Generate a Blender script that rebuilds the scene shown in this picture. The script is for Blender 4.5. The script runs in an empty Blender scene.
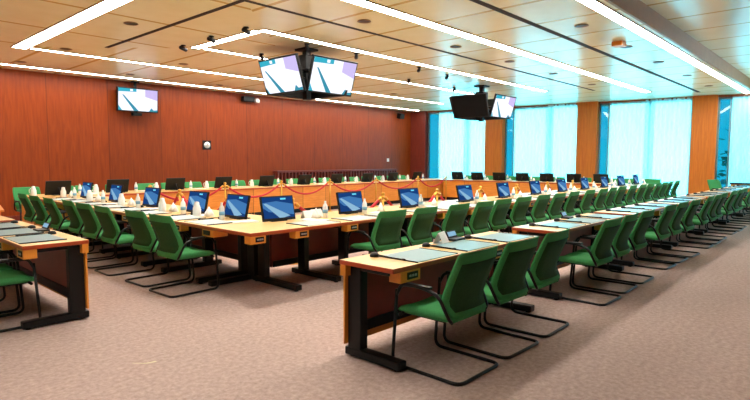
import bpy, bmesh, math, random
from mathutils import Vector, Matrix
random.seed(7)
SC = bpy.context.scene
COL = SC.collection
PI = math.pi

# ------------------------------------------------------------------ materials
def srgb(r, g, b):
    f = lambda c: (c / 255 / 12.92) if c / 255 <= .04045 else ((c / 255 + .055) / 1.055) ** 2.4
    return (f(r), f(g), f(b), 1)

def mat(name, col, rough=.5, metal=0., spec=.5, coat=0., noise=0., nscale=40., bump=0.):
    m = bpy.data.materials.new(name); m.use_nodes = True
    nt = m.node_tree; b = nt.nodes['Principled BSDF']
    b.inputs['Roughness'].default_value = rough
    b.inputs['Metallic'].default_value = metal
    b.inputs['Specular IOR Level'].default_value = spec
    b.inputs['Coat Weight'].default_value = coat
    b.inputs['Coat Roughness'].default_value = .15
    b.inputs['Base Color'].default_value = col
    if noise or bump:
        tc = nt.nodes.new('ShaderNodeTexCoord'); nz = nt.nodes.new('ShaderNodeTexNoise')
        nz.inputs['Scale'].default_value = nscale; nz.inputs['Detail'].default_value = 4
        nt.links.new(tc.outputs['Object'], nz.inputs['Vector'])
        if noise:
            r = nt.nodes.new('ShaderNodeValToRGB')
            r.color_ramp.elements[0].position = .3; r.color_ramp.elements[1].position = .7
            r.color_ramp.elements[0].color = tuple(c * (1 - noise) for c in col[:3]) + (1,)
            r.color_ramp.elements[1].color = tuple(min(1, c * (1 + noise)) for c in col[:3]) + (1,)
            nt.links.new(nz.outputs['Fac'], r.inputs['Fac']); nt.links.new(r.outputs['Color'], b.inputs['Base Color'])
        if bump:
            bp = nt.nodes.new('ShaderNodeBump'); bp.inputs['Strength'].default_value = bump; bp.inputs['Distance'].default_value = .01
            nt.links.new(nz.outputs['Fac'], bp.inputs['Height']); nt.links.new(bp.outputs['Normal'], b.inputs['Normal'])
    return m

def emit(name, col, strength):
    m = bpy.data.materials.new(name); m.use_nodes = True
    nt = m.node_tree; nt.nodes.clear()
    o = nt.nodes.new('ShaderNodeOutputMaterial'); e = nt.nodes.new('ShaderNodeEmission')
    e.inputs['Color'].default_value = col; e.inputs['Strength'].default_value = strength
    nt.links.new(e.outputs[0], o.inputs[0])
    return m

def wood(name, c0, c1, rough=.4, scale=(1, 1, 1), panel=None, seam=None, coat=0.):
    """grain stretched by scale; panel=(axis, width) gives each veneer panel its own tone and a fine dark joint"""
    m = bpy.data.materials.new(name); m.use_nodes = True
    nt = m.node_tree; b = nt.nodes['Principled BSDF']; N = nt.nodes.new; L = nt.links.new
    b.inputs['Roughness'].default_value = rough; b.inputs['Coat Weight'].default_value = coat; b.inputs['Coat Roughness'].default_value = .2
    tc = N('ShaderNodeTexCoord'); mp = N('ShaderNodeMapping'); mp.inputs['Scale'].default_value = scale
    L(tc.outputs['Object'], mp.inputs['Vector'])
    nz = N('ShaderNodeTexNoise'); nz.inputs['Scale'].default_value = 6; nz.inputs['Detail'].default_value = 6; nz.inputs['Distortion'].default_value = .6
    L(mp.outputs[0], nz.inputs['Vector'])
    r = N('ShaderNodeValToRGB'); r.color_ramp.elements[0].position = .3; r.color_ramp.elements[1].position = .7
    r.color_ramp.elements[0].color = c0; r.color_ramp.elements[1].color = c1
    L(nz.outputs['Fac'], r.inputs['Fac'])
    out = r.outputs['Color']
    if panel:
        ax, w = panel
        sx = N('ShaderNodeSeparateXYZ'); L(tc.outputs['Object'], sx.inputs[0])
        d = N('ShaderNodeMath'); d.operation = 'DIVIDE'; d.inputs[1].default_value = w; L(sx.outputs[ax], d.inputs[0])
        fl = N('ShaderNodeMath'); fl.operation = 'FLOOR'; L(d.outputs[0], fl.inputs[0])
        wn = N('ShaderNodeTexWhiteNoise'); wn.noise_dimensions = '1D'; L(fl.outputs[0], wn.inputs['W'])
        mr = N('ShaderNodeMapRange'); mr.inputs['To Min'].default_value = .88; mr.inputs['To Max'].default_value = 1.1; L(wn.outputs['Value'], mr.inputs['Value'])
        fr = N('ShaderNodeMath'); fr.operation = 'FRACT'; L(d.outputs[0], fr.inputs[0])
        gt = N('ShaderNodeMath'); gt.operation = 'GREATER_THAN'; gt.inputs[1].default_value = .018 / w; L(fr.outputs[0], gt.inputs[0])
        mr2 = N('ShaderNodeMapRange'); mr2.inputs['To Min'].default_value = .55; L(gt.outputs[0], mr2.inputs['Value'])
        mu = N('ShaderNodeMath'); mu.operation = 'MULTIPLY'; L(mr.outputs[0], mu.inputs[0]); L(mr2.outputs[0], mu.inputs[1])
        hv = N('ShaderNodeHueSaturation'); L(out, hv.inputs['Color']); L(mu.outputs[0], hv.inputs['Value'])
        out = hv.outputs['Color']
    L(out, b.inputs['Base Color'])
    return m

M = {}
M['wall'] = wood('cherry_veneer', srgb(124, 46, 2), srgb(146, 60, 4), .45, (3, 3, .25), ('X', 1.45))
M['wall'].node_tree.nodes['Principled BSDF'].inputs['Specular IOR Level'].default_value = .3
M['wallplain'] = wood('cherry_veneer_plain', srgb(140, 66, 20), srgb(160, 80, 28), .45, (3, 3, .25))
M['pillar'] = wood('pillar_veneer', srgb(200, 104, 20), srgb(220, 124, 30), .4, (4, 4, .3))
M['darkwood'] = wood('dark_mahogany', srgb(96, 26, 14), srgb(118, 38, 20), .4, (4, 4, .4))
M['front'] = wood('honey_front', srgb(214, 128, 40), srgb(232, 150, 58), .38, (.6, .6, 5), ('X', .86))
M['top'] = wood('beech_top', srgb(226, 180, 104), srgb(238, 196, 124), .35, (.8, 6, 6), coat=.2)
M['edge'] = mat('cherry_edge', srgb(172, 66, 26), .4)
M['box'] = mat('honey_box', srgb(222, 142, 48), .4, noise=.06, nscale=12)
M['red'] = mat('mahogany_panel', srgb(122, 34, 18), .38, noise=.12, nscale=9)
M['black'] = mat('black_steel', srgb(9, 9, 10), .4, spec=.3)
M['plastic'] = mat('black_plastic', srgb(9, 9, 11), .5, spec=.3)
M['chair'] = mat('green_fabric', srgb(66, 146, 86), .85, spec=.2, noise=.1, nscale=90, bump=.1)
M['chairdark'] = mat('green_shell', srgb(42, 78, 44), .85, spec=.15, noise=.1, nscale=60)
M['pad'] = mat('desk_pad_leather', srgb(100, 140, 144), .32, noise=.05, nscale=60)
M['padlight'] = mat('desk_pad_pale', srgb(176, 190, 190), .5, noise=.05, nscale=60)
M['white'] = mat('white_paper', srgb(236, 234, 230), .7)
M['whitegloss'] = mat('white_china', srgb(240, 240, 238), .2)
M['fascia'] = mat('step_fascia', srgb(150, 112, 60), .5, noise=.08, nscale=5)
M['scrap'] = mat('pale_tape', srgb(206, 196, 160), .8)
M['gold'] = mat('brass', srgb(214, 160, 70), .28, metal=1.)
M['rope'] = mat('red_rope', srgb(190, 26, 40), .6, noise=.15, nscale=120)
M['cap'] = mat('blue_cap', srgb(70, 120, 190), .4)
M['label'] = mat('bottle_label', srgb(120, 170, 200), .5)
M['grey'] = mat('grey_plastic', srgb(150, 150, 152), .4)
M['frame'] = mat('window_aluminium', srgb(120, 150, 158), .4, metal=.6)
M['lamp'] = emit('strip_diffuser', (1, .955, .87, 1), 33)
M['lens'] = mat('downlight_dark', srgb(40, 32, 24), .35)
M['ring'] = mat('downlight_ring', srgb(150, 118, 72), .4)
M['groove'] = mat('shadow_gap', srgb(40, 26, 14), .8)
M['s_white'] = emit('screen_white', srgb(240, 242, 252), 1.25)
M['s_cyan'] = emit('screen_cyan', srgb(60, 180, 205), 1.)
M['s_teal'] = emit('screen_teal', srgb(60, 150, 175), 1.)
M['s_lilac'] = emit('screen_lilac', srgb(205, 190, 240), 1.1)
M['s_off'] = mat('screen_off', srgb(8, 8, 9), .55, spec=.15)
M['d_navy'] = emit('display_navy', srgb(28, 66, 128), .9)
M['d_blue'] = emit('display_blue', srgb(70, 128, 190), .9)
M['d_pale'] = emit('display_pale', srgb(150, 196, 226), .9)
M['d_cyan'] = emit('display_cyan', srgb(110, 215, 245), 1.1)
M['foliage'] = mat('leaf_green', srgb(120, 170, 150), .7, noise=.3, nscale=3)
M['bark'] = mat('bark', srgb(90, 80, 70), .8)
M['concrete'] = mat('pale_concrete', srgb(170, 190, 200), .8)
M['glassdark'] = mat('far_glazing', srgb(60, 110, 140), .2)

def carpet():
    m = bpy.data.materials.new('carpet'); m.use_nodes = True
    nt = m.node_tree; b = nt.nodes['Principled BSDF']; N = nt.nodes.new; L = nt.links.new
    b.inputs['Roughness'].default_value = .95; b.inputs['Specular IOR Level'].default_value = .15
    tc = N('ShaderNodeTexCoord')
    n1 = N('ShaderNodeTexNoise'); n1.inputs['Scale'].default_value = 26; n1.inputs['Detail'].default_value = 5; n1.inputs['Roughness'].default_value = .7
    n2 = N('ShaderNodeTexNoise'); n2.inputs['Scale'].default_value = 1.1; n2.inputs['Detail'].default_value = 2
    L(tc.outputs['Object'], n1.inputs['Vector']); L(tc.outputs['Object'], n2.inputs['Vector'])
    r = N('ShaderNodeValToRGB'); r.color_ramp.elements[0].position = .32; r.color_ramp.elements[1].position = .68
    r.color_ramp.elements[0].color = srgb(155, 134, 127); r.color_ramp.elements[1].color = srgb(190, 168, 160)
    L(n1.outputs['Fac'], r.inputs['Fac'])
    mx = N('ShaderNodeHueSaturation'); mr = N('ShaderNodeMapRange'); mr.inputs['To Min'].default_value = .93; mr.inputs['To Max'].default_value = 1.07
    L(n2.outputs['Fac'], mr.inputs['Value']); L(mr.outputs[0], mx.inputs['Value']); L(r.outputs[0], mx.inputs['Color'])
    L(mx.outputs[0], b.inputs['Base Color'])
    bp = N('ShaderNodeBump'); bp.inputs['Strength'].default_value = .25; bp.inputs['Distance'].default_value = .01
    L(n1.outputs['Fac'], bp.inputs['Height']); L(bp.outputs[0], b.inputs['Normal'])
    return m
M['carpet'] = carpet()

def ceiling_mat():
    """tan veneered ceiling panels; the joints turn the corner along the diagonal as the light rectangles do"""
    m = bpy.data.materials.new('ceiling_panels'); m.use_nodes = True
    nt = m.node_tree; b = nt.nodes['Principled BSDF']; N = nt.nodes.new; L = nt.links.new
    b.inputs['Roughness'].default_value = .27; b.inputs['Specular IOR Level'].default_value = .5
    tc = N('ShaderNodeTexCoord'); s = N('ShaderNodeSeparateXYZ'); L(tc.outputs['Object'], s.inputs[0])
    def mth(op, a, bb):
        n = N('ShaderNodeMath'); n.operation = op
        for i, v in enumerate((a, bb)):
            if isinstance(v, (int, float)): n.inputs[i].default_value = v
            else: L(v, n.inputs[i])
        return n.outputs[0]
    X, Y = s.outputs['X'], s.outputs['Y']
    a = mth('SUBTRACT', X, 3.05)
    bmin = mth('MINIMUM', mth('SUBTRACT', Y, 5.05), mth('SUBTRACT', 11.85, Y))
    left = mth('LESS_THAN', a, bmin)
    fx = mth('FRACT', mth('DIVIDE', mth('SUBTRACT', X, 6.78 - 1.13 * 12), 1.13), 0)
    fy = mth('FRACT', mth('DIVIDE', mth('SUBTRACT', Y, 9.87 - 1.7 * 12), 1.7), 0)
    lx, ly = mth('LESS_THAN', fx, .065), mth('LESS_THAN', fy, .042)
    seam = mth('ADD', mth('MULTIPLY', left, ly), mth('MULTIPLY', mth('SUBTRACT', 1, left), lx))
    nz = N('ShaderNodeTexNoise'); nz.inputs['Scale'].default_value = 3; nz.inputs['Detail'].default_value = 3
    L(tc.outputs['Object'], nz.inputs['Vector'])
    r = N('ShaderNodeValToRGB'); r.color_ramp.elements[0].position = .3; r.color_ramp.elements[1].position = .7
    r.color_ramp.elements[0].color = srgb(248, 242, 200); r.color_ramp.elements[1].color = srgb(253, 249, 212)
    L(nz.outputs['Fac'], r.inputs['Fac'])
    mx = N('ShaderNodeMix'); mx.data_type = 'RGBA'; L(seam, mx.inputs['Factor'])
    L(r.outputs[0], mx.inputs[6]); mx.inputs[7].default_value = srgb(214, 186, 116)
    L(mx.outputs[2], b.inputs['Base Color'])
    return m
M['ceiling'] = ceiling_mat()

def curtain_mat():
    m = bpy.data.materials.new('sheer_voile'); m.use_nodes = True
    nt = m.node_tree; nt.nodes.clear(); N = nt.nodes.new; L = nt.links.new
    o = N('ShaderNodeOutputMaterial'); t = N('ShaderNodeBsdfTranslucent'); d = N('ShaderNodeBsdfDiffuse'); p = N('ShaderNodeBsdfTransparent')
    t.inputs['Color'].default_value = (.86, .94, .95, 1); d.inputs['Color'].default_value = (.82, .90, .92, 1)
    p.inputs['Color'].default_value = (.85, .97, 1, 1)
    m1 = N('ShaderNodeMixShader'); m1.inputs[0].default_value = .3; L(t.outputs[0], m1.inputs[1]); L(d.outputs[0], m1.inputs[2])
    m2 = N('ShaderNodeMixShader'); m2.inputs[0].default_value = .22; L(m1.outputs[0], m2.inputs[1]); L(p.outputs[0], m2.inputs[2])
    L(m2.outputs[0], o.inputs[0])
    return m
M['curtain'] = curtain_mat()

def pane_mat(name, tint):
    m = bpy.data.materials.new(name); m.use_nodes = True
    nt = m.node_tree; nt.nodes.clear(); N = nt.nodes.new; L = nt.links.new
    o = N('ShaderNodeOutputMaterial'); p = N('ShaderNodeBsdfTransparent'); g = N('ShaderNodeBsdfGlossy')
    p.inputs['Color'].default_value = tint; g.inputs['Roughness'].default_value = .02
    f = N('ShaderNodeFresnel'); f.inputs[0].default_value = 1.45
    mx = N('ShaderNodeMixShader'); L(f.outputs[0], mx.inputs[0]); L(p.outputs[0], mx.inputs[1]); L(g.outputs[0], mx.inputs[2])
    L(mx.outputs[0], o.inputs[0])
    return m
M['pane'] = pane_mat('tinted_glass', (.44, .92, 1, 1))
M['sidepane'] = pane_mat('dark_tinted_glass', (.03, .19, .23, 1))
M['bottle'] = pane_mat('clear_bottle', (.86, .93, .96, 1))

# ------------------------------------------------------------------ mesh helpers
class MB:
    def __init__(self): self.bm = bmesh.new(); self.mats = []; self.T = Matrix()
    def mi(self, m):
        if m not in self.mats: self.mats.append(m)
        return self.mats.index(m)
    def _fin(self, faces, m, smooth=False):
        i = self.mi(m)
        for f in faces: f.material_index = i; f.smooth = smooth
    def box(self, x0, x1, y0, y1, z0, z1, m, bev=0., top=None):
        vs = [self.bm.verts.new(self.T @ Vector((x, y, z))) for z in (z0, z1) for y in (y0, y1) for x in (x0, x1)]
        fs = [self.bm.faces.new([vs[i] for i in q]) for q in ((0, 2, 3, 1), (4, 5, 7, 6), (0, 1, 5, 4), (2, 6, 7, 3), (0, 4, 6, 2), (1, 3, 7, 5))]
        self._fin(fs, m)
        if top: fs[1].material_index = self.mi(top)
        if bev:
            es = list({e for f in fs for e in f.edges})
            bmesh.ops.bevel(self.bm, geom=es, offset=bev, segments=2, affect='EDGES', profile=.6)
        return self
    def quad(self, pts, m):
        f = self.bm.faces.new([self.bm.verts.new(self.T @ Vector(p)) for p in pts]); self._fin([f], m); return self
    def tube(self, pts, r, m, n=10, closed=False, round_=0):
        P = [Vector(p) for p in pts]
        if round_: P = fillet(P, round_, closed)
        rings = []; k = len(P); up = None
        for i in range(k):
            a = P[i - 1] if (i > 0 or closed) else P[i]; b = P[(i + 1) % k] if (i < k - 1 or closed) else P[i]
            t = (b - a).normalized()
            if up is None:
                up = Vector((0, 0, 1)) if abs(t.z) < .9 else Vector((1, 0, 0))
            s = t.cross(up)
            if s.length < 1e-4: s = t.cross(Vector((1, 0, 0)))
            s.normalize(); up = s.cross(t).normalized()
            rr = r[i] if isinstance(r, (list, tuple)) else r
            rings.append([self.bm.verts.new(self.T @ (P[i] + (s * math.cos(j * 2 * PI / n) + up * math.sin(j * 2 * PI / n)) * rr)) for j in range(n)])
        fs = []
        for i in range(k if closed else k - 1):
            A, B = rings[i], rings[(i + 1) % k]
            for j in range(n): fs.append(self.bm.faces.new((A[j], A[(j + 1) % n], B[(j + 1) % n], B[j])))
        if not closed:
            fs.append(self.bm.faces.new(rings[0][::-1])); fs.append(self.bm.faces.new(rings[-1]))
        self._fin(fs, m, True); return self
    def lathe(self, prof, m, n=16, c=(0, 0, 0)):
        rings = []
        for r, z in prof:
            rings.append([self.bm.verts.new(self.T @ Vector((c[0] + r * math.cos(j * 2 * PI / n), c[1] + r * math.sin(j * 2 * PI / n), c[2] + z))) for j in range(n)])
        fs = []
        for A, B in zip(rings, rings[1:]):
            for j in range(n): fs.append(self.bm.faces.new((A[j], A[(j + 1) % n], B[(j + 1) % n], B[j])))
        fs.append(self.bm.faces.new(rings[0][::-1])); fs.append(self.bm.faces.new(rings[-1]))
        self._fin(fs, m, True); return self
    def shell(self, front, back, m, mback=None, smooth=True):
        """two grids of points [row][col] stitched round the border"""
        nr, nc = len(front), len(front[0])
        F = [[self.bm.verts.new(self.T @ Vector(p)) for p in r] for r in front]
        B = [[self.bm.verts.new(self.T @ Vector(p)) for p in r] for r in back]
        ff, fb, fe = [], [], []
        for i in range(nr - 1):
            for j in range(nc - 1):
                ff.append(self.bm.faces.new((F[i][j], F[i][j + 1], F[i + 1][j + 1], F[i + 1][j])))
                fb.append(self.bm.faces.new((B[i][j], B[i + 1][j], B[i + 1][j + 1], B[i][j + 1])))
        ring = [(0, j) for j in range(nc)] + [(i, nc - 1) for i in range(1, nr)] + [(nr - 1, j) for j in range(nc - 2, -1, -1)] + [(i, 0) for i in range(nr - 2, 0, -1)]
        for (a, b), (c, d) in zip(ring, ring[1:] + ring[:1]):
            fe.append(self.bm.faces.new((F[a][b], B[a][b], B[c][d], F[c][d])))
        self._fin(ff + fe, m, smooth); self._fin(fb, mback or m, smooth); return self
    def build(self, name, parent=None):
        bmesh.ops.recalc_face_normals(self.bm, faces=self.bm.faces)
        me = bpy.data.meshes.new(name); self.bm.to_mesh(me); self.bm.free()
        for m in self.mats: me.materials.append(M[m])
        o = bpy.data.objects.new(name, me); COL.objects.link(o)
        if parent: o.parent = parent
        return o

def fillet(P, r, closed=False, seg=5):
    out = []; k = len(P)
    for i in range(k):
        if not closed and i in (0, k - 1): out.append(P[i]); continue
        a, p, b = P[i - 1], P[i], P[(i + 1) % k]
        d1, d2 = (a - p), (b - p); q = min(r, d1.length * .45, d2.length * .45)
        s, e = p + d1.normalized() * q, p + d2.normalized() * q
        for j in range(seg + 1):
            t = j / seg; out.append(s * (1 - t) ** 2 + p * 2 * t * (1 - t) + e * t * t)
    return out

def tag(o, label, cat, group=None):
    o['label'] = label; o['category'] = cat
    if group: o['group'] = group
    elif 'group' in o.keys(): del o['group']
    return o
def thing(name, label='', cat='', loc=(0, 0, 0), rz=0, group=None):
    o = bpy.data.objects.new(name, None); COL.objects.link(o); o.empty_display_size = .1
    o.location = loc; o.rotation_euler = (0, 0, rz); tag(o, label, cat, group); return o
KIDS = {}
def copy_tree(o):
    def rec(s, par):
        c = s.copy(); COL.objects.link(c)
        if par: c.parent = par
        for ch in list(s.children): rec(ch, c)
        return c
    return rec(o, None)
def struct(o, label=None):
    o['kind'] = 'structure'
    if label: o['label'] = label
    return o
class Proto:
    """first call uses the source itself, later calls copy it"""
    def __init__(self, o): self.o = o; self.used = False
    def put(self, x, y, z, rz, label, group=None):
        o = self.o if not self.used else copy_tree(self.o)
        self.used = True
        o.location = (x, y, z); o.rotation_euler = (0, 0, rz); o['label'] = label
        if group: o['group'] = group
        return o
ORD = ['first', 'second', 'third', 'fourth', 'fifth', 'sixth', 'seventh', 'eighth', 'ninth', 'tenth', 'eleventh', 'twelfth', 'thirteenth',
       'fourteenth', 'fifteenth', 'sixteenth', 'seventeenth', 'eighteenth', 'nineteenth', 'twentieth', 'twenty-first', 'twenty-second', 'twenty-third']

# ------------------------------------------------------------------ room
HC = 3.6
P0 = Vector((18.75, 15.0, 0)); EV = Vector((.1387, -.9903, 0)); NV = Vector((-.9903, -.1387, 0))   # window wall: origin, along, inward
WROT = math.atan2(EV.y, EV.x)
def wpt(s, d=0, z=0): return P0 + EV * s + NV * d + Vector((0, 0, z))
def wmat(): # local frame of the window wall: x along the wall, y inward
    return Matrix(((EV.x, NV.x, 0, P0.x), (EV.y, NV.y, 0, P0.y), (0, 0, 1, 0), (0, 0, 0, 1)))
XL, YN = -4.5, -4.0

b = MB(); b.box(XL, 22.0, YN, 15.0, -.12, 0, 'carpet'); struct(b.build('floor'))
b = MB(); b.box(XL, 21.9, 2.66, 15.0, HC, HC + .12, 'ceiling'); b.box(XL, 21.9, YN, 2.62, 3.88, 4.0, 'ceiling'); b.box(XL, 21.9, 2.62, 2.66, HC, 4.0, 'fascia'); struct(b.build('ceiling'))
b = MB(); b.box(XL, 18.75, 15.0, 15.15, 0, HC, 'wall'); struct(b.build('wall_far'))
b = MB(); b.box(XL - .15, XL, YN, 15.15, 0, 4.0, 'wallplain'); struct(b.build('wall_left'))
b = MB(); b.box(XL, 22.0, YN - .15, YN, 0, 4.0, 'wallplain'); struct(b.build('wall_near'))
b = MB(); b.box(XL, 18.7, 14.975, 15.0, 0, .12, 'darkwood'); struct(b.build('baseboard_far'))

# window wall: sill, head, pillars, windows
b = MB(); b.T = wmat(); b.box(0, 19.4, -.34, -.06, 0, .12, 'concrete'); b.box(0, 19.4, -.34, -.06, HC - .06, 4.0, 'wallplain'); struct(b.build('wall_window'))
b = MB(); b.T = wmat(); b.box(0, .75, -.2, .06, 0, HC, 'darkwood'); struct(b.build('pillar'))
pil = [(3.54, 4.27), (7.13, 7.83), (10.78, 11.48), (14.35, 15.1)]
for s0, s1 in pil:
    b = MB(); b.T = wmat(); b.box(s0, s1, -.3, .12, 0, HC, 'pillar'); struct(b.build('pillar'))
win = [(.75, 3.54, 1.29, 2.65), (4.27, 7.13, 4.64, 6.06), (7.83, 10.78, 8.17, 9.49), (11.48, 14.35, 11.84, 13.1)]
for k, (s0, s1, sc, sm) in enumerate(win):
    b = MB(); b.T = wmat()
    for s in (s0 + .03, sc, sm, s1 - .03): b.box(s - .03, s + .03, -.26, -.18, .12, HC - .06, 'frame')
    for z in (.15, HC - .1): b.box(s0, s1, -.26, -.18, z - .03, z + .03, 'frame')
    w = struct(b.build('window_%d' % (k + 1)))
    g = MB(); g.T = wmat(); g.box(sc, s1, -.225, -.215, .12, HC - .06, 'pane'); g.box(s0, sc, -.225, -.215, .12, HC - .06, 'sidepane')
    struct(g.build('window_pane', w))
# sheer curtains with folds, hung inside the glass
cl = ['behind the tables nearest the wood-panelled wall', 'between the first and second free wooden pillars', 'between the second pillar and the widest wooden pillar', 'beyond the widest wooden pillar']
for k, (s0, s1, sc, sm) in enumerate(win):
    for h, (a, c) in enumerate(((sc + .02, sm + .16), (sm - .13, s1 - .02))):
        b = MB(); b.T = wmat(); n = int((c - a) / .03); fr, bk = [], []
        ph = random.random() * 6
        for z in (.06, .9, 1.8, 2.7, HC - .02):
            r1, r2 = [], []
            for i in range(n + 1):
                s = a + (c - a) * i / n
                d = -.125 + .08 * h + .024 * math.sin(s * 46 + ph) + .012 * math.sin(s * 17.3 + z * .5 + ph)
                r1.append((s, d, z))
            fr.append(r1)
        for i in range(4):
            for j in range(n):
                b.quad((fr[i][j], fr[i][j + 1], fr[i + 1][j + 1], fr[i + 1][j]), 'curtain')
        bmesh.ops.remove_doubles(b.bm, verts=b.bm.verts, dist=1e-4)
        for f in b.bm.faces: f.smooth = True
        o = b.build('sheer_curtain')
        tag(o, 'white sheer curtain %s, %s half' % (cl[k], 'farther' if h == 0 else 'nearer'), 'curtain', 'sheer curtains along the windows')

# ceiling light strips
def strip(lab, x0, x1, y0, y1, frame=True):
    t = thing('ceiling_light', lab, 'ceiling light', ((x0 + x1) / 2, (y0 + y1) / 2, HC), 0, 'linear lights in the ceiling')
    cx, cy = (x0 + x1) / 2, (y0 + y1) / 2
    d = MB(); d.box(x0 - cx, x1 - cx, y0 - cy, y1 - cy, -.012, -.001, 'lamp'); d.build('diffuser', t)
    f = MB(); e = .018
    X0, X1, Y0, Y1 = x0 - cx, x1 - cx, y0 - cy, y1 - cy
    for q in ((X0 - e, X1 + e, Y0 - e, Y0), (X0 - e, X1 + e, Y1, Y1 + e), (X0 - e, X0, Y0, Y1), (X1, X1 + e, Y0, Y1)):
        f.box(*q, -.016, 0, 'ring')
    f.build('frame', t)
    return t
strip('wide white light strip in upper left corner running toward the red wall', 2.94, 3.17, 5.25, 12.0)
strip('long light strip continuing rightward from the upper left corner light', 3.22, 16.7, 11.79, 11.93)
strip('long light strip along the top of the wood-panelled wall', -4.4, 18.4, 14.22, 14.38)
strip('short light strip left of the pair of lit hanging screens', 5.22, 5.38, 7.46, 9.5)
strip('light strip passing in front of the pair of lit hanging screens', 5.3, 15.75, 7.29, 7.44)
strip('light strip passing behind the pair of lit hanging screens', 5.44, 15.4, 9.33, 9.46)
strip('broad light strip crossing the middle of the ceiling to the windows', 2.95, 18.0, 5.0, 5.2)
strip('bright light strip at the ceiling step above the front tables', -4.0, 20.35, 2.74, 2.91)
# dark shadow gaps in the ceiling
def gap(x0, x1, y0, y1):
    b = MB(); b.box(x0, x1, y0, y1, HC - .004, HC, 'groove'); struct(b.build('ceiling_trim'))
gap(4.14, 4.22, 6.16, 10.75); gap(4.22, 16.6, 6.16, 6.24); gap(4.0, 19.1, 3.88, 3.98)
# downlights
dl = MB(); dl.lathe([(.1, -.001), (.108, -.012), (.094, -.014), (.086, -.004)], 'ring', 20)
dlo = thing('downlight', '', 'downlight', (0, 0, 0), 0); dl.build('ring', dlo)
b = MB(); b.lathe([(.086, -.002), (.085, -.006), (.04, -.007)], 'lens', 20); b.build('lens', dlo)
DL = Proto(dlo)
rows = [('over the front tables', 3.4, [6.2, 8.48, 10.6, 12.71, 15.16, 17.66]),
        ('beside the broad middle light strip', 5.75, [6.02, 8.49, 10.53, 12.71, 15.21]),
        ('behind the pair of lit hanging screens', 11.3, [6.02, 8.4, 10.8, 13.2]),
        ('close to the wood-panelled wall', 13.7, [3.52, 5.87, 8.39, 10.7, 13.1])]
for nm, y, xs in rows:
    for i, x in enumerate(xs):
        DL.put(x, y, HC, 0, 'round unlit downlight %s, %s from left' % (nm, ORD[i]), 'round downlights')
for i, y in enumerate((8.55, 11.45)): DL.put(3.7, y, HC, 0, 'round unlit downlight by the upper left corner light, %s' % ('nearer to us' if i == 0 else 'near the corner'), 'round downlights')
# little black spotlights
so = thing('spotlight', '', 'spotlight', (0, 0, 0)); b = MB(); b.lathe([(.045, -.001), (.045, -.02), (.012, -.02), (.012, -.05)], 'plastic', 12); b.build('mount', so)
b = MB(); b.tube([(-.08, 0, -.055), (.07, 0, -.075)], [.03, .04], 'plastic', 12); b.build('lamp_head', so)
SP = Proto(so)
for x, y, r, lab in [(5.04, 7.42, .3, 'nearest of three beside the short light strip'), (5.0, 8.4, .3, 'middle of three beside the short light strip'), (5.04, 9.45, .3, 'farthest of three beside the short light strip'),
                     (6.48, 7.63, .8, 'above the pair of lit hanging screens'), (7.71, 7.58, .8, 'to the right of the pair of lit hanging screens'), (6.5, 9.05, .8, 'behind the left lit hanging screen'),
                     (9.8, 7.63, .8, 'midway between the two screen clusters, nearer one'), (11.12, 7.78, .8, 'just left of the farther screen cluster'), (11.07, 8.95, .8, 'midway between the two screen clusters, farther one'), (13.24, 9.0, .8, 'behind the farther screen cluster')]:
    SP.put(x, y, HC, r, 'small black ceiling spotlight ' + lab, 'black ceiling spotlights')
t = thing('ceiling_sensor', 'small square tan sensor box on the ceiling over the front tables', 'sensor', (10.11, 3.37, HC))
b = MB(); b.box(-.11, .11, -.09, .09, -.08, 0, 'box', .01); b.build('housing', t)
b = MB(); b.box(.1, .2, -.04, .04, -.05, 0, 'plastic', .01); b.build('eye', t)

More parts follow.
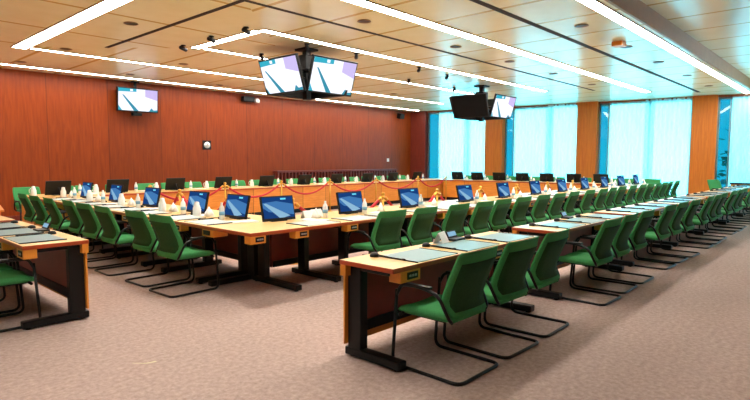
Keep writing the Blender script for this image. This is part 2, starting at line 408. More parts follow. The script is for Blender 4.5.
# ------------------------------------------------------------------ chair
def make_chair():
    t = thing('armchair', '', 'chair')
    s = MB(); W = .235
    # seat: padded, slightly dished
    fr, bk = [], []
    for i in range(8):
        v = i / 7; y = -.215 + .475 * v
        w = W * (1 - .05 * (1 - v)) * (.93 if i in (0, 7) else 1)
        zc = .452 + .012 * math.sin(v * PI) - (.02 if i == 7 else 0) - (.012 if i == 0 else 0)
        fr.append([(u * w, y, zc - .014 * (1 - u * u) - (.018 if abs(u) == 1 else 0)) for u in (-1, -.85, -.5, 0, .5, .85, 1)])
        bk.append([(u * w * .97, y, .398) for u in (-1, -.85, -.5, 0, .5, .85, 1)])
    s.shell(fr, bk, 'chair'); s.build('seat', t)
    prof = [(-.22, .43), (-.195, .46), (-.168, .498), (-.163, .538), (-.185, .615), (-.222, .705), (-.262, .798), (-.29, .86), (-.302, .882)]
    wid = [.205, .225, .243, .252, .256, .256, .255, .25, .236]
    US = (-1, -.9, -.6, -.3, 0, .3, .6, .9, 1)
    fr, bk = [], []
    for (y, z), w in zip(prof, wid):
        th = .042 if z < .85 else .026
        fr.append([(u * w, y + .03 * u * u - (.010 if abs(u) == 1 else 0), z) for u in US])
        bk.append([(u * w * (1 if abs(u) < 1 else .99), y + .03 * u * u - th * (1 if abs(u) < 1 else .7), z + .008) for u in US])
    s = MB(); s.shell(fr, bk, 'chair'); s.build('backrest', t)
    # darker rear shell set into the upholstery
    f2, b2 = [], []
    V2 = (-.84, -.5, 0, .5, .84)
    for k in range(1, 7):
        (y, z), w = prof[k], wid[k]
        b2.append([(u * w, y + .03 * u * u - .05, z + .01) for u in V2])
        f2.append([(u * w, y + .03 * u * u - .038, z + .01) for u in V2])
    s = MB(); s.shell(f2, b2, 'chairdark'); o = s.build('back_shell', t); o['label'] = 'darker green rear shell'
    # cantilever base: one bent tube up the front legs and round the floor
    r = .0125; X = .262
    s = MB()
    for sg in (-1, 1):
        s.tube([(sg * .2, .2, .40), (sg * X, .215, .385)], r, 'black', 8)
        s.tube([(sg * .2, -.15, .395), (sg * .2, .2, .395)], .011, 'black', 8)
    s.tube([(X, .235, .57), (X, .275, .013), (X, -.31, .013), (-X, -.31, .013), (-X, .275, .013), (-X, .235, .57)], r, 'black', 10, round_=.07)
    s.build('base', t)
    for sg in (-1, 1):
        s = MB(); s.tube([(sg * X, .235, .53), (sg * X, .195, .612), (sg * X, .02, .618), (sg * X, -.13, .585), (sg * .245, -.205, .43), (sg * .2, -.2, .395)], .0125, 'black', 10, round_=.06)
        s.box(min(sg * X - .02, sg * X + .02), max(sg * X - .02, sg * X + .02), -.07, .17, .616, .634, 'plastic', .008)
        s.build('armrest', t)
    return t
CH = Proto(make_chair())

# ------------------------------------------------------------------ desks
def socket_box(parent, x, y0=-.0, w=.23, front=-1):
    b = MB(); b.box(x, x + w, y0 + .004, y0 + .11, .632, .715, 'box', .004); o = b.build('socket_box', parent)
    p = MB(); p.box(x + w * .32, x + w * .86, y0 - .002, y0 + .006, .65, .702, 'plastic', .002)
    for k in range(3): p.box(x + w * (.40 + .14 * k), x + w * (.40 + .14 * k) + .022, y0 - .005, y0 - .002, .668, .684, 'grey')
    q = p.build('socket_plate', o); q['label'] = 'black socket plate'
    return o
def desk_leg(parent, x, D, foot0, foot1, up0, up1):
    b = MB()
    b.box(x - .04, x + .04, up0, up1, .06, .70, 'black', .006)
    b.box(x - .045, x + .045, foot0, foot1, .012, .075, 'black', .012)
    b.box(x - .03, x + .03, .1, D - .04, .672, .715, 'black', .006)
    for y in (foot0 + .05, foot1 - .05): b.lathe([(.025, 0), (.025, .014)], 'plastic', 10, (x, y, 0))
    return b.build('leg', parent)
def make_desk(L, D=.53):
    t = thing('desk', '', 'desk')
    b = MB(); b.box(0, L, 0, D, .715, .75, 'edge', .004, top='top')
    # top veneer with a cherry edge band
    o = b.build('table_top', t)
    for f in o.data.polygons:
        if f.normal.z > .9: f.material_index = 1
    for x in (.10, L - .10): desk_leg(t, x, D, -.01, D, D - .16, D - .03)
    b = MB(); b.box(.14, L - .14, D - .12, D - .10, .28, .712, 'red'); o = b.build('modesty_panel', t); o['label'] = 'dark red inner panel'
    b = MB(); b.box(.03, L - .03, D - .028, D - .012, .10, .632, 'box'); o = b.build('front_panel', t); o['label'] = 'honey coloured outer panel'
    b = MB(); b.box(.14, L - .14, D - .14, D - .09, .2, .28, 'black', .006); b.build('rail', t)
    socket_box(t, .085, w=.225); socket_box(t, L - .88, w=.2); socket_box(t, L - .21, w=.2)
    b = MB(); b.box(0.004, L - .004, D - .06, D - .004, .63, .715, 'box', .003); o = b.build('edge_trim', t); o['label'] = 'honey coloured trim under the outer edge'
    return t
DESK_L = 2.2
DK = Proto(make_desk(DESK_L))
O1X = [2.745, 5.40, 7.84, 10.25, 12.62, 14.98]
O1Y = 2.345
for i, x in enumerate(O1X):
    DK.put(x, O1Y, 0, 0, 'narrow three-seat desk in the front row by the aisle, %s from the camera' % ORD[i], 'narrow desks of the outer rows')
DK.put(17.34, O1Y, 0, 0, 'last narrow desk of the front row, closest to the windows', 'narrow desks of the outer rows')
O1X.append(17.34)
# outer left row (rotated so that local +y looks to +x)
O2X, O2Y = 1.30, 7.46
DK.put(O2X, O2Y, 0, -PI / 2, 'narrow desk at far left whose black end leg faces the aisle', 'narrow desks of the outer rows')
DK.put(O2X, O2Y + 2.4, 0, -PI / 2, 'narrow desk at the left picture edge behind the first left desk', 'narrow desks of the outer rows')

# desk pads, microphones, chairs for the outer rows
def make_pad(m):
    t = thing('desk_pad', '', 'desk pad'); b = MB()
    b.box(-.25, .25, -.185, .185, 0, .006, m, .002); b.build('pad_sheet', t)
    for x in (-.262, .25): b = MB(); b.box(x, x + .012, -.19, .19, 0, .009, 'plastic', .002); o = b.build('binding', t); o['label'] = 'black edge binding'
    return t
def make_mic():
    t = thing('microphone', '', 'microphone'); b = MB()
    b.lathe([(.036, 0), (.038, .012), (.028, .028), (.012, .034)], 'plastic', 16); b.build('base', t)
    b = MB(); b.tube([(0, 0, .03), (0, -.035, .02), (0, -.16, .014), (0, -.27, .014)], .0045, 'plastic', 8, round_=.03); b.build('gooseneck', t)
    b = MB(); b.tube([(0, -.27, .014), (0, -.295, .014), (0, -.31, .014)], [.006, .009, .005], 'plastic', 10); b.build('capsule', t)
    return t
PADO = Proto(make_pad('pad')); MIC = Proto(make_mic()); PADM = Proto(make_pad('padlight'))
dn = ['nearest', 'second', 'third', 'fourth', 'fifth', 'sixth', 'last']
sn = ['left', 'middle', 'right']
n = 0
for i, x in enumerate(O1X):
    for k, dx in enumerate((.42, 1.08, 1.74)):
        n += 1
        where = '%s seat of the %s front-row desk' % (sn[k], dn[i])
        CH.put(x + dx - .01 * k, O1Y - .12 + random.uniform(-.02, .02), 0, random.uniform(-.03, .03), 'green armchair with black cantilever base at the ' + where, 'green armchairs')
        PADO.put(x + dx + .13, O1Y + .205, .75, 0, 'grey-blue desk pad at the ' + where, 'grey-blue desk pads')
        MIC.put(x + dx - .15, O1Y + .42, .75, 0, 'black gooseneck microphone at the ' + where, 'gooseneck microphones')
for k, dy in enumerate((.42, 1.08, 1.74)):
    y = O2Y - DESK_L + dy
    where = '%s seat of the left outer desk' % ['nearest', 'middle', 'farthest'][k]
    if k < 2: CH.put(O2X - .12, y, 0, -PI / 2, 'green armchair partly cut by the left picture edge, %s seat of the left outer desk' % ['nearest', 'middle'][k], 'green armchairs')
    PADO.put(O2X + .205, y, .75, -PI / 2, 'grey-blue desk pad at the ' + where, 'grey-blue desk pads')
    MIC.put(O2X + .42, y + .24, .75, -PI / 2, 'black gooseneck microphone at the ' + where, 'gooseneck microphones')

# small desk items on the outer rows
def make_console():
    t = thing('desk_console', '', 'console'); b = MB()
    b.box(-.09, .09, -.055, .055, 0, .022, 'plastic', .006); b.build('base', t)
    b = MB(); b.T = Matrix.Translation((0, .03, .02)) @ Matrix.Rotation(-.5, 4, 'X'); b.box(-.085, .085, -.008, .008, 0, .07, 'plastic', .004); o = b.build('display_unit', t)
    b = MB(); b.T = Matrix.Translation((0, .03, .02)) @ Matrix.Rotation(-.5, 4, 'X'); b.box(-.07, .07, -.011, -.008, .015, .058, 'd_pale'); b.build('display', o)
    return t
CON = Proto(make_console())
CON.put(4.16, 2.79, .75, .1, 'black console with pale display on the nearest front-row desk', 'desk consoles')
CON.put(6.72, 2.80, .75, .1, 'black console with pale display on the second front-row desk', 'desk consoles')
CON.put(1.72, 6.25, .75, -PI / 2, 'black console with pale display on the left outer desk', 'desk consoles')
def make_card():
    b = MB(); w, h, d = .09, .10, .05
    b.quad(((-w, -d, 0), (w, -d, 0), (w, 0, h), (-w, 0, h)), 'white'); b.quad(((-w, d, 0), (-w, 0, h), (w, 0, h), (w, d, 0)), 'white')
    b.quad(((-w, -d, .001), (-w, d, .001), (w, d, .001), (w, -d, .001)), 'white')
    return tag(b.build('name_card'), '', 'name card')
CARD = Proto(make_card())
CARD.put(3.93, 2.79, .75, .3, 'white folded name card on the nearest front-row desk beside the console', 'white folded name cards')

# ------------------------------------------------------------------ inner hollow square
MXY = (3.1, 4.54); MD = 1.1
def make_inner(L, legs, boxes, corner=False):
    t = thing('conference_table', '', 'table')
    b = MB(); b.box(0, L, 0, MD, .712, .75, 'edge', .004); o = b.build('table_top', t)
    o.data.materials.append(M['top'])
    for f in o.data.polygons:
        if f.normal.z > .9: f.material_index = 1
    for x in legs: desk_leg(t, x, MD, .12, .98, .72, .85)
    b = MB(); b.box(.001 if not corner else 1.0, L - .001, MD - .12, MD - .10, .2, .712, 'red')
    if corner: b.box(.98, 1.0, .98, 1.125, .12, .712, 'red')
    o = b.build('modesty_panel', t); o['label'] = 'dark red inner panel'
    b = MB(); b.box(.03 if not corner else 1.08, L - .03, MD - .03, MD - .012, .12, .712, 'box'); o = b.build('front_panel', t); o['label'] = 'honey coloured panel toward the middle'
    b = MB(); b.box(.001 if not corner else 1.0, L - .001, MD - .14, MD - .09, .12, .2, 'black', .006); b.build('rail', t)
    for x in boxes: socket_box(t, x, w=.19)
    return t
ML = 1.37
ct = make_inner(ML, (.72, ML - .03), (0.0, .58), True)
# second leg and socket box of the corner table stand along its other edge
b = MB(); b.box(.14, .8, 1.0, 1.09, .012, .075, 'black', .012); b.box(.66, .76, .90, 1.04, .07, .70, 'black', .006); b.box(.10, .72, 1.02, 1.07, .672, .715, 'black', .006); b.build('leg', ct)
b = MB(); b.box(.004, .19, .72, .95, .632, .715, 'box', .004); o = b.build('socket_box', ct)
b = MB(); b.box(-.004, .006, .78, .92, .65, .702, 'plastic', .002); b.build('socket_plate', o)
ct.location = (MXY[0], MXY[1], 0)
tag(ct, 'corner table of the inner square, its corner pointing at the aisle', 'table', 'tables of the inner square')
IT = Proto(make_inner(ML, (.69, ML - .06), (-.03 + .03, .60)))
IT.o['category'] = 'table'
NM2 = 11
for k in range(1, NM2):
    IT.put(MXY[0] + ML * k, MXY[1], 0, 0, 'inner-square table behind the front row, %s after the corner table' % ORD[k - 1], 'tables of the inner square')
m1y = 5.645; m1l = 1.485
IT1 = Proto(make_inner(m1l, (.4, m1l - .2), (.25, .95)))
for k in range(4):
    IT1.put(MXY[0], m1y + m1l * (k + 1) - .002, 0, -PI / 2, 'inner-square table on the left side, %s after the corner table' % ORD[k], 'tables of the inner square')
# seats on the near side of the square
s2 = [4.84, 5.45, 6.20, 6.87, 7.5, 8.2, 8.92, 9.58, 10.28, 11.05, 11.74, 12.43, 13.1, 13.8, 14.5, 15.2, 15.9, 16.55, 17.2, 17.85]
for i, x in enumerate(s2):
    CH.put(x + .06, 4.43 + random.uniform(-.03, .03), 0, random.uniform(-.05, .05), 'green armchair along the near side of the inner square, %s from the corner' % ORD[i], 'green armchairs')
s1 = [5.70, 6.38, 7.28, 7.96, 8.66, 9.38, 10.12, 10.86]
for i, y in enumerate(s1):
    CH.put(2.99 + random.uniform(-.03, .03), y, 0, -PI / 2 + random.uniform(-.05, .05), 'green armchair along the left side of the inner square, %s from the corner' % ORD[i], 'green armchairs')

def make_monitor(lean):
    t = thing('monitor', '', 'monitor'); W, H_ = .235, .30
    T = Matrix.Translation((0, 0, .012)) @ Matrix.Rotation(-lean, 4, 'X')   # faces -y, top leans to +y
    b = MB(); b.T = T; b.box(-W, W, 0, .028, 0, H_, 'plastic', .006); b.build('housing', t)
    b = MB(); b.T = T; y = -.0015
    b.quad(((-W + .016, y, .03), (W - .016, y, .03), (W - .016, y, H_ - .016), (-W + .016, y, H_ - .016)), 'd_navy'); y -= .001
    b.quad(((-W + .016, y, .12), (W - .016, y, .06), (W - .016, y, .19), (-.02, y, .235), (-W + .016, y, .22)), 'd_blue'); y -= .001
    b.quad(((-W + .03, y, .205), (-W + .06, y, .215), (.16, y, .05), (.06, y, .03), (.0, y, .03)), 'd_pale'); y -= .0005
    b.quad(((-W + .016, y, .16), (-.06, y, .05), (-W + .016, y, .03)), 'd_navy')
    b.quad(((.04, y, H_ - .05), (.12, y, H_ - .05), (.12, y, H_ - .03), (.04, y, H_ - .03)), 'd_cyan')
    b.build('display', t)
    b = MB(); b.box(-.11, .11, .0, .17, 0, .012, 'plastic', .004)
    zc = .16; b.tube([(0, .14, .01), (0, .03 + zc * math.tan(lean) * .9, zc)], .016, 'plastic', 10); b.build('stand', t)
    return t
MON = Proto(make_monitor(.22)); MONF = Proto(make_monitor(.32))

# one-litre water bottle with cap and label
def make_bottle():
    t = thing('water_bottle', '', 'bottle'); b = MB()
    b.lathe([(.030, 0), (.034, .006), (.034, .13), (.030, .155), (.014, .185), (.013, .20)], 'whitegloss', 14); o = b.build('body', t); o['label'] = 'clear white plastic body'
    b = MB(); b.lathe([(.0352, .06), (.0352, .105)], 'label', 14); b.build('paper_label', t)
    b = MB(); b.lathe([(.0145, .195), (.0145, .214)], 'whitegloss', 12); b.build('cap', t)
    return t
BOT = Proto(make_bottle())
def make_cup():
    t = thing('coffee_cup', '', 'cup'); b = MB()
    b.lathe([(.02, 0), (.068, .006), (.072, .012), (.03, .009)], 'whitegloss', 18); b.build('saucer', t)
    b = MB(); b.lathe([(.022, .008), (.034, .03), (.042, .066), (.039, .066), (.031, .03), (.02, .014)], 'whitegloss', 18); c = b.build('bowl', t)
    b = MB(); b.tube([(.040, 0, .056), (.062, 0, .052), (.06, 0, .03), (.036, 0, .026)], .0045, 'whitegloss', 8, round_=.012); b.build('handle', t)
    return t
CUP = Proto(make_cup())
def make_paper():
    b = MB()
    for k in range(4):
        a = (k - 1.5) * .05; c, s = math.cos(a), math.sin(a); w, h = .105, .15
        b.T = Matrix.Rotation(a, 4, 'Z'); b.box(-w, w, -h, h, .003 * k, .003 * k + .0025, 'white')
    return tag(b.build('paper_stack'), '', 'papers')
PAP = Proto(make_paper())
def make_tent():
    t = thing('napkin_stack', '', 'napkins'); b = MB()
    for k, (dx, hh) in enumerate(((-.05, .10), (0, .13), (.05, .09))):
        b.lathe([(.05, 0), (.035, hh * .5), (.004, hh)], 'white', 8, (dx, .01 * k, 0))
    b.build('folded_napkins', t); return t
NAP = Proto(make_tent())
def make_jug():
    t = thing('thermos_jug', '', 'jug'); b = MB(); b.lathe([(.05, 0), (.055, .01), (.05, .11), (.032, .16), (.034, .175)], 'whitegloss', 16); b.build('body', t)
    b = MB(); b.lathe([(.034, .175), (.026, .19), (.008, .195)], 'whitegloss', 14); b.build('lid', t)
    b = MB(); b.tube([(.05, 0, .04), (.085, 0, .07), (.08, 0, .13), (.036, 0, .15)], .006, 'whitegloss', 8, round_=.02); b.build('handle', t)
    return t
JUG = Proto(make_jug())

mx2 = [3.96 + 1.37 * k for k in range(11)]; mx2[1] = 5.2; mx2[2] = 6.5
for i, x in enumerate(mx2):
    w = 'near-side monitor %s from the corner' % ORD[i]
    MON.put(x, 5.18, .75, random.uniform(-.04, .04), 'lit blue monitor on the near side of the inner square, %s from the corner' % ORD[i], 'lit blue monitors')
    if i: BOT.put(x + .02 + .05 * (i % 2), 5.02, .75, 0, 'white water bottle in front of the ' + w, 'water bottles')
    PAP.put(x + .34, 4.95, .75, .2, 'white sheets beside the ' + w, 'paper stacks')
    NAP.put(x + .55, 5.14, .75, .3, 'white folded napkins to the right of the ' + w, 'folded napkins')
    if i > 1: CUP.put(x + .36, 5.24, .75, 1.2, 'white cup and saucer to the right of the ' + w, 'white cups')
CARD.put(4.42, 5.2, .75, 0, 'white folded card beside a bottle, right of the corner monitor', 'white folded name cards')
CARD.put(4.60, 5.26, .75, 0, 'white folded card behind a bottle, between the two nearest monitors', 'white folded name cards')
BOT.put(4.62, 5.1, .75, 0, 'white water bottle beside the white cards between the two nearest monitors', 'water bottles')
my1 = [5.80, 6.76, 8.15, 9.5, 10.85]
for i, y in enumerate(my1):
    w = 'left-side monitor %s from the corner' % ORD[i]
    MON.put(3.72, y, .75, -PI / 2 + random.uniform(-.04, .04), 'lit blue monitor on the left side of the inner square, %s from the corner' % ORD[i], 'lit blue monitors')
    BOT.put(3.56, y + .02, .75, 0, 'white water bottle in front of the ' + w, 'water bottles')
    NAP.put(3.66, y + .47, .75, 1.3, 'white folded napkins beyond the ' + w, 'folded napkins')
    JUG.put(3.55, y + .60, .75, 1.0, 'white thermos jug beyond the ' + w, 'thermos jugs')
    PAP.put(3.62, y - .36, .75, 1.3, 'white sheets on the near side of the ' + w, 'paper stacks')
for i, x in enumerate([4.13] + s2[:13]):
    PADM.put(x, 4.76, .75, 0, 'pale desk pad on the near side of the inner square, %s from the corner' % ORD[i], 'pale desk pads')
for i, y in enumerate(s1):
    PADM.put(3.33, y, .75, -PI / 2, 'pale desk pad on the left side of the inner square, %s from the corner' % ORD[i], 'pale desk pads')
    MIC.put(3.62, y + .24, .75, -PI / 2, 'black gooseneck microphone on the left side of the inner square, %s from the corner' % ORD[i], 'gooseneck microphones')

# far and window-side rows with closed honey fronts
def make_counter(L):
    t = thing('fronted_table', '', 'table')           # local +y is the users' side
    b = MB(); b.box(0, L, 0, 1.05, .712, .75, 'edge', .004); o = b.build('table_top', t); o.data.materials.append(M['top'])
    for f in o.data.polygons:
        if f.normal.z > .9: f.material_index = 1
    b = MB(); b.box(0.003, L - .003, .03, .055, .11, .712, 'front'); o = b.build('front_panel', t); o['label'] = 'honey coloured front'
    b = MB(); b.box(0.01, L - .01, .06, .09, 0, .11, 'plastic'); b.build('plinth', t)
    for x in (.03, L - .06): b = MB(); b.box(x, x + .03, .06, .95, .0, .712, 'front'); b.build('side_panel', t)
    return t
FL = 1.66
FT = Proto(make_counter(FL))
for k in range(9):
    FT.put(3.1 + FL * k, 11.66, 0, 0, 'honey-fronted table of the far row, %s from the left' % ORD[k], 'honey-fronted tables of the far sides')
RO = Vector((16.42, 11.62, 0)); RR = math.atan2(EV.y, EV.x)
# window-side row: along EV, users on +x side; local +y must point away from the middle: rotate by RR + pi about its far end
def rpt(s, d): return RO + EV * s - NV * d
def flipx(s): return s
RTL = 1.46
RT = Proto(make_counter(RTL))
for k in range(4):
    p = rpt(RTL * k, 0)
    RT.put(p.x, p.y, 0, RR, 'honey-fronted table of the window-side row, %s from the far corner' % ORD[k], 'honey-fronted tables of the far sides')
fx = [3.68, 4.86, 6.2, 7.5, 8.85, 10.2, 11.5, 12.9, 14.2, 15.55]
for i, x in enumerate(fx):
    MONF.put(x, 12.22, .75, PI, 'black-backed monitor on the far row, %s from the left' % ORD[i], 'monitors seen from behind')
    BOT.put(x + .42, 12.2, .75, 0, 'white water bottle right of the far-row monitor %s from the left' % ORD[i], 'water bottles')
    PAP.put(x + .62, 12.2, .75, .4, 'white sheets right of the far-row monitor %s from the left' % ORD[i], 'paper stacks')
    JUG.put(x - .42, 12.25, .75, 2.4, 'white thermos jug left of the far-row monitor %s from the left' % ORD[i], 'thermos jugs')
    for d, nm in ((-.32, 'left of'), (.34, 'right of')):
        CH.put(x + d, 12.86 + random.uniform(-.03, .05), 0, PI + random.uniform(-.06, .06), 'green armchair behind the far row, just %s the monitor %s from the left' % (nm, ORD[i]), 'green armchairs')
for i, s in enumerate((.35, 1.15, 2.0, 2.85, 3.7, 4.6, 5.45)):
    p = rpt(s, .58); MONF.put(p.x, p.y, .75, RR + PI, 'black-backed monitor on the window-side row, %s from the far corner' % ORD[i], 'monitors seen from behind')
    p = rpt(s + .32, .5); BOT.put(p.x, p.y, .75, 0, 'white water bottle beside the window-side monitor %s from the far corner' % ORD[i], 'water bottles')
    p = rpt(s + .46, .4); NAP.put(p.x, p.y, .75, 0, 'white folded napkins beside the window-side monitor %s from the far corner' % ORD[i], 'folded napkins')
    p = rpt(s + .1, 1.22); CH.put(p.x, p.y, 0, RR + PI, 'green armchair behind the window-side row, %s from the far corner' % ORD[i], 'green armchairs')
for i, s in enumerate((6.15, 6.8)):
    p = rpt(s, 1.3); CH.put(p.x, p.y, 0, RR + PI, 'green armchair at the near end of the window-side row, %s' % ('inner one' if i == 0 else 'outermost one'), 'green armchairs')
CH.put(19.55, 3.30, 0, 2.6, 'single green armchair by the widest wooden pillar at the right', 'green armchairs')
t = thing('side_cabinet', 'small honey cabinet with black top at the right picture edge', 'cabinet', (20.05, 2.72, 0), WROT + PI)
b = MB(); b.box(-.4, .4, -.2, .2, .06, .76, 'box', .005); b.build('body', t)
b = MB(); b.box(-.42, .42, -.22, .22, .76, .80, 'plastic', .004); b.build('top', t)
for x in (-.37, .33): b = MB(); b.box(x, x + .04, -.18, .18, 0, .06, 'plastic'); b.build('foot', t)

# ------------------------------------------------------------------ rope barriers in the middle
def make_post():
    t = thing('barrier_post', '', 'barrier post'); b = MB()
    b.lathe([(.15, 0), (.15, .012), (.06, .03), (.02, .05)], 'gold', 20); b.build('base', t)
    b = MB(); b.lathe([(.019, .04), (.019, .86)], 'gold', 12); b.build('pole', t)
    b = MB(); b.lathe([(.019, .84), (.038, .85), (.038, .875), (.02, .885), (.034, .91), (.03, .935), (.01, .945)], 'gold', 14); b.build('finial', t)
    return t
PO = Proto(make_post())
lines = [('along the far row', [(5.15, 11.2), (6.95, 11.2), (8.62, 11.2), (10.33, 11.2), (12.27, 11.2), (14.39, 11.2), (15.9, 11.1)]),
         ('behind the near inner-square tables', [(4.85, 6.05), (6.75, 6.0), (8.3, 6.0), (9.85, 6.0), (11.45, 6.0), (13.1, 6.0), (14.7, 6.0)]),
         ('behind the left inner-square tables', [(4.85, 6.05), (4.8, 7.6), (4.8, 9.25), (4.85, 10.6)])]
for nm, pts in lines:
    for i, (x, y) in enumerate(pts):
        if 'left inner' in nm and i == 0: continue
        PO.put(x, y, 0, 0, 'brass barrier post %s, %s from the left' % (nm, ORD[i]) if 'left inner' not in nm else 'brass barrier post %s, %s from the corner' % (nm, ORD[i]), 'brass barrier posts')
    for i, (a, c) in enumerate(zip(pts, pts[1:])):
        b = MB(); N = 14; P = []
        dx, dy = c[0] - a[0], c[1] - a[1]; l = math.hypot(dx, dy); ux, uy = dx / l * .05, dy / l * .05
        A = Vector((a[0] + ux, a[1] + uy, .855)); C_ = Vector((c[0] - ux, c[1] - uy, .855))
        sag = .30 if 'far' in nm else .34
        for j in range(N + 1):
            q = j / N; p = A.lerp(C_, q); p.z -= sag * (1 - (2 * q - 1) ** 2); P.append(p)
        mid = (A + C_) / 2
        t = thing('barrier_rope', 'red rope %s, %s span from the %s' % (nm, ORD[i], 'corner' if 'left inner' in nm else 'left'), 'rope', (mid.x, mid.y, .855 - sag), 0, 'red barrier ropes')
        b.T = Matrix.Translation(-Vector((mid.x, mid.y, .855 - sag)))
        b.tube(P, .024, 'rope', 8); b.build('rope', t)
        b = MB(); b.T = Matrix.Translation(-Vector((mid.x, mid.y, .855 - sag)))
        b.tube([P[0], P[0].lerp(P[1], .5)], .03, 'gold', 8); b.build('end_fitting', t)
        b = MB(); b.T = Matrix.Translation(-Vector((mid.x, mid.y, .855 - sag))); b.tube([P[-1], P[-1].lerp(P[-2], .5)], .03, 'gold', 8); b.build('end_fitting', t)

# ------------------------------------------------------------------ hanging screens
def screen_parts(par, T, W, H_, on=True):
    """housing and lit picture of one screen; T puts its local frame (x right, z up, picture toward -y)"""
    b = MB(); b.T = T; b.box(-W / 2, W / 2, 0, .05, -H_ / 2, H_ / 2, 'plastic', .006); b.box(-W * .3, W * .3, .05, .1, -H_ * .3, H_ * .3, 'plastic', .01)
    sc = b.build('screen', par); e = .028; y = -.002
    b = MB(); b.T = T; w, h = W / 2 - e, H_ / 2 - e
    if on:
        b.quad(((-w, y, -h), (w, y, -h), (w, y, h), (-w, y, h)), 's_white'); y -= .002
        b.quad(((-w, y, h * .68), (-w * .1, y, h * .74), (-w * .1, y, h), (-w, y, h)), 's_cyan')
        b.quad(((w * .35, y, h * .35), (w, y, h * .05), (w, y, h), (w * .35, y, h)), 's_lilac')
        b.quad(((-w * .82, y, h * .42), (-w * .74, y, h * .40), (w * .02, y, -h), (-w * .22, y, -h)), 's_teal')
        b.quad(((-w, y, -h), (-w * .82, y, -h), (-w, y, -h * .55)), 's_cyan')
        b.quad(((w * .55, y, -h), (w, y, -h), (w, y, -h * .82), (w * .8, y, -h * .86), (w * .68, y, -h * .66)), 's_teal'); y -= .001
        b.quad(((-w * .42, y, h * .78), (-w * .28, y, h * .78), (-w * .28, y, h * .96), (-w * .42, y, h * .96)), 's_white')
    else:
        b.quad(((-w, y, -h), (w, y, -h), (w, y, h), (-w, y, h)), 's_off')
    o = b.build('picture', sc)
    if not on: o['label'] = 'dark switched-off picture'
    return sc
def cluster(lab, cx, cy, z, W, H_, half, on, tilt=.3):
    t = thing('screen_cluster', lab, 'screens', (cx, cy, HC))
    b = MB(); b.box(-.06, .06, -.06, .06, z - HC - H_ / 2 - .06, -.02, 'plastic', .01); b.box(-.16, .16, -.16, .16, -.04, 0, 'plastic', .006); b.build('pole', t)
    b = MB(); b.box(-.13, .13, -.13, .13, z - HC + .15, z - HC + .45, 'plastic', .02)
    b.lathe([(.05, 0), (.05, .02)], 'grey', 12, (0, -.02, z - HC + .45)); b.build('mount_box', t)
    for ang, lit, off in zip((-PI / 2, 0, PI / 2, PI), on, (0, .12, 0, 0)):   # faces -x, -y, +x, +y
        T = Matrix.Translation((0, 0, z - HC)) @ Matrix.Rotation(ang, 4, 'Z') @ Matrix.Translation((off, -half, 0)) @ Matrix.Rotation(tilt, 4, 'X')
        s = screen_parts(t, T, W, H_, lit)
        b = MB(); b.T = Matrix.Translation((0, 0, z - HC)) @ Matrix.Rotation(ang, 4, 'Z'); b.tube([(0, -.05, 0), (0, -half + .06, 0)], .03, 'plastic', 8); b.build('bracket', t)
    return t
cluster('nearer cluster of hanging screens with two lit screens facing us', 6.80, 8.02, 3.03, 1.12, .66, .62, (True, True, True, True))
cluster('farther cluster of hanging screens, its left screen dark', 13.45, 8.2, 2.97, 1.14, .64, .64, (False, True, True, True))
t = thing('wall_screen', 'single lit screen hanging before the red wall at upper left', 'screen', (6.5, 14.85, HC))
T = Matrix.Translation((.02, -.1, 3.09 - HC)) @ Matrix.Rotation(.08, 4, 'X')
screen_parts(t, T, 1.12, .64, True)
b = MB(); b.box(-.03, .03, .0, .06, -.85, 0, 'plastic', .005); b.box(-.1, .1, -.02, .08, -.03, 0, 'plastic', .004); b.build('pole', t)
b = MB(); b.box(-.12, .12, -.08, .05, -.93, -.85, 'plastic', .01); b.build('camera', t)

# ------------------------------------------------------------------ on the far wall
t = thing('wall_clock', 'small square dark clock with white dial on the red wall', 'clock', (8.69, 15.0, 1.92))
b = MB(); b.box(-.14, .14, -.035, 0, -.14, .14, 'plastic', .008); b.build('case', t)
b = MB(); b.T = Matrix.Translation((0, -.036, 0)) @ Matrix.Rotation(PI / 2, 4, 'X'); b.lathe([(.10, 0), (.10, .006)], 'white', 24); b.build('dial', t)
b = MB(); b.box(-.006, .006, -.046, -.043, 0, .07, 'plastic'); b.box(0, .05, -.046, -.043, -.005, .005, 'plastic'); b.build('hands', t)
t = thing('wall_switch', 'small white switch plate on the wood wall near the windows', 'switch', (17.18, 15.0, 1.47))
b = MB(); b.box(-.07, .07, -.012, 0, -.07, .07, 'white', .004); b.build('plate', t)
b = MB(); b.box(-.03, .03, -.02, -.012, -.04, .04, 'whitegloss', .003); b.build('rocker', t)
t = thing('loudspeaker', 'small dark loudspeaker high in the corner by the windows', 'loudspeaker', (17.85, 15.0, 3.38))
b = MB(); b.T = Matrix.Rotation(.2, 4, 'X'); b.box(-.14, .14, -.24, -.04, -.11, .11, 'plastic', .015); b.build('cabinet', t)
b = MB(); b.box(-.03, .03, -.1, 0, -.03, .03, 'plastic'); b.build('bracket', t)
t = thing('wall_camera', 'small black and white camera high on the red wall', 'camera', (10.25, 15.0, 3.42))
b = MB(); b.box(-.32, .1, -.2, -.02, -.07, .09, 'plastic', .02); b.box(-.3, -.2, -.03, 0, -.03, .05, 'plastic'); b.build('housing', t)
b = MB(); b.lathe([(.085, -.06), (.09, .02), (.06, .07), (.02, .085)], 'whitegloss', 16, (.24, -.12, -.02)); b.tube([(.24, 0, .0), (.24, -.1, 0)], .03, 'whitegloss', 8); b.build('dome', t)
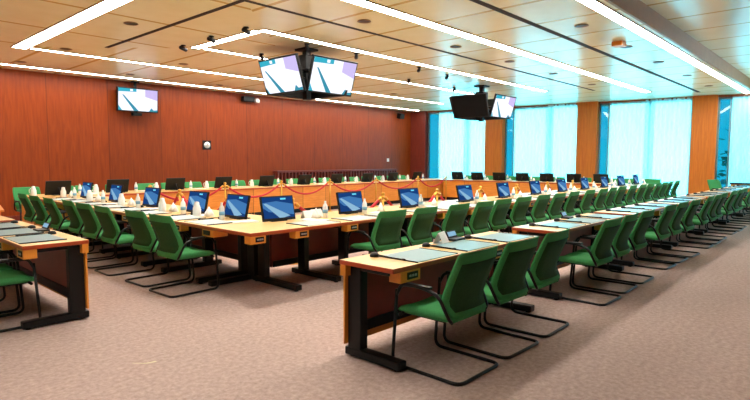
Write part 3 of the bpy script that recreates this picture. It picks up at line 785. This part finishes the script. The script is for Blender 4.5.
# low slatted unit in front of the wall
t = thing('slatted_screen', 'low dark red slatted unit standing along the wood-panelled wall', 'slatted unit', (14.07, 14.6, 0))
b = MB(); b.box(-3.1, 3.1, -.14, .14, 1.04, 1.10, 'darkwood', .006); b.build('top_rail', t)
b = MB(); b.box(-3.1, 3.1, .06, .12, .0, 1.04, 'darkwood'); b.build('back_panel', t)
b = MB()
for k in range(42):
    x = -3.05 + 6.1 * k / 41; b.box(x - .03, x + .03, -.13, -.02, 0.06, 1.04, 'darkwood')
b.build('slats', t)
b = MB(); b.box(-3.1, 3.1, -.13, .12, 0, .06, 'plastic'); b.build('plinth', t)
# honey lectern at the left edge
t = thing('lectern', 'honey coloured lectern at the left picture edge before the inner square', 'lectern', (1.98, 10.3, 0), -.1)
b = MB(); b.box(-.32, .26, -.2, .2, .05, .66, 'box', .006); b.build('body', t)
b = MB(); b.T = Matrix.Translation((-.03, 0, .68)) @ Matrix.Rotation(.12, 4, 'X'); b.box(-.33, .33, -.24, .24, 0, .03, 'box', .005); b.build('reading_top', t)
b = MB(); b.box(-.34, .28, -.22, .22, 0, .05, 'plastic'); b.build('plinth', t)
# a torn scrap on the carpet
b = MB(); b.quad(((-.02, .0, .003), (.10, .012, .004), (.15, .06, .003), (.13, .075, .004), (.09, .024, .005), (-.01, .01, .003)), 'scrap')
bmesh.ops.solidify(b.bm, geom=list(b.bm.faces), thickness=.002)
o = b.build('paper_scrap'); o.location = (1.62, 3.88, 0); o.rotation_euler = (0, 0, -1.0); tag(o, 'thin pale scrap lying on the open carpet in the foreground', 'scrap')

# ------------------------------------------------------------------ outside the windows
t = thing('office_building', 'pale building with glazing bands outside beyond the right windows', 'building', (46, 1, -6), -.1)
b = MB(); b.box(-5, 5, -12, 5.2, 0, 16, 'concrete'); b.build('walls', t)
for z in (2, 5.2, 8.4, 11.6): b = MB(); b.box(-5.1, -5.0, -11.5, 4.7, z, z + 1.6, 'glassdark'); b.build('window_band', t)
def tree(x, y, h, lab):
    t = thing('street_tree', lab, 'tree', (x, y, -6)); b = MB(); b.tube([(0, 0, 0), (.1, .1, h * .4), (0, .2, h * .8)], [.25, .18, .06], 'bark', 8); b.build('trunk', t)
    b = MB()
    for k in range(260):
        th, ph = random.uniform(0, 2 * PI), math.acos(random.uniform(-1, 1)); r = random.random() ** .4
        c = Vector((2.2 * r * math.sin(ph) * math.cos(th), 2.2 * r * math.sin(ph) * math.sin(th), h * .75 + h * .3 * r * math.cos(ph)))
        a = random.uniform(0, 6); u = Vector((math.cos(a), math.sin(a), random.uniform(-.6, .6))) * .22; v = Vector((-math.sin(a), math.cos(a), random.uniform(-.6, .6))) * .2
        b.quad((c - u, c - v, c + u, c + v), 'foliage')
    b.build('crown', t)
tree(29.5, 3.4, 9.5, 'leafy tree outside the window at the far right')

# ------------------------------------------------------------------ world, camera, view
w = bpy.data.worlds.new('sky'); SC.world = w; w.use_nodes = True; nt = w.node_tree; N = nt.nodes.new; L = nt.links.new
bg = nt.nodes['Background']; tc = N('ShaderNodeTexCoord'); sp = N('ShaderNodeSeparateXYZ'); rp = N('ShaderNodeValToRGB')
L(tc.outputs['Generated'], sp.inputs[0]); L(sp.outputs['Z'], rp.inputs['Fac'])
rp.color_ramp.elements[0].position = .0; rp.color_ramp.elements[0].color = (.78, .95, 1, 1)
rp.color_ramp.elements[1].position = .22; rp.color_ramp.elements[1].color = (.22, .76, 1, 1)
L(rp.outputs[0], bg.inputs['Color']); bg.inputs['Strength'].default_value = 14

cam = bpy.data.cameras.new('camera'); co = bpy.data.objects.new('camera', cam); COL.objects.link(co)
f, yaw, pit, roll = 534.8, .7416, .07598, .00304
cam.sensor_width = 36; cam.lens = f / 750 * 36; cam.clip_start = .05; cam.clip_end = 300
F = Vector((math.cos(yaw) * math.cos(pit), math.sin(yaw) * math.cos(pit), -math.sin(pit)))
R0 = Vector((math.sin(yaw), -math.cos(yaw), 0)); U0 = R0.cross(F)
c_, s_ = math.cos(roll), math.sin(roll); R_ = R0 * c_ + U0 * s_; U_ = U0 * c_ - R0 * s_
mw = Matrix((R_, U_, -F)).transposed().to_4x4(); mw.translation = Vector((0, 0, 1.5)); co.matrix_world = mw
SC.camera = co
vs = SC.view_settings; vs.view_transform = 'Standard'; vs.look = 'None'; vs.exposure = 0; vs.gamma = 1; vs.use_curve_mapping = False
SC.cycles.use_denoising = True
SC.cycles.max_bounces = 8; SC.cycles.diffuse_bounces = 4; SC.cycles.transparent_max_bounces = 12
SC.cycles.sample_clamp_indirect = 8
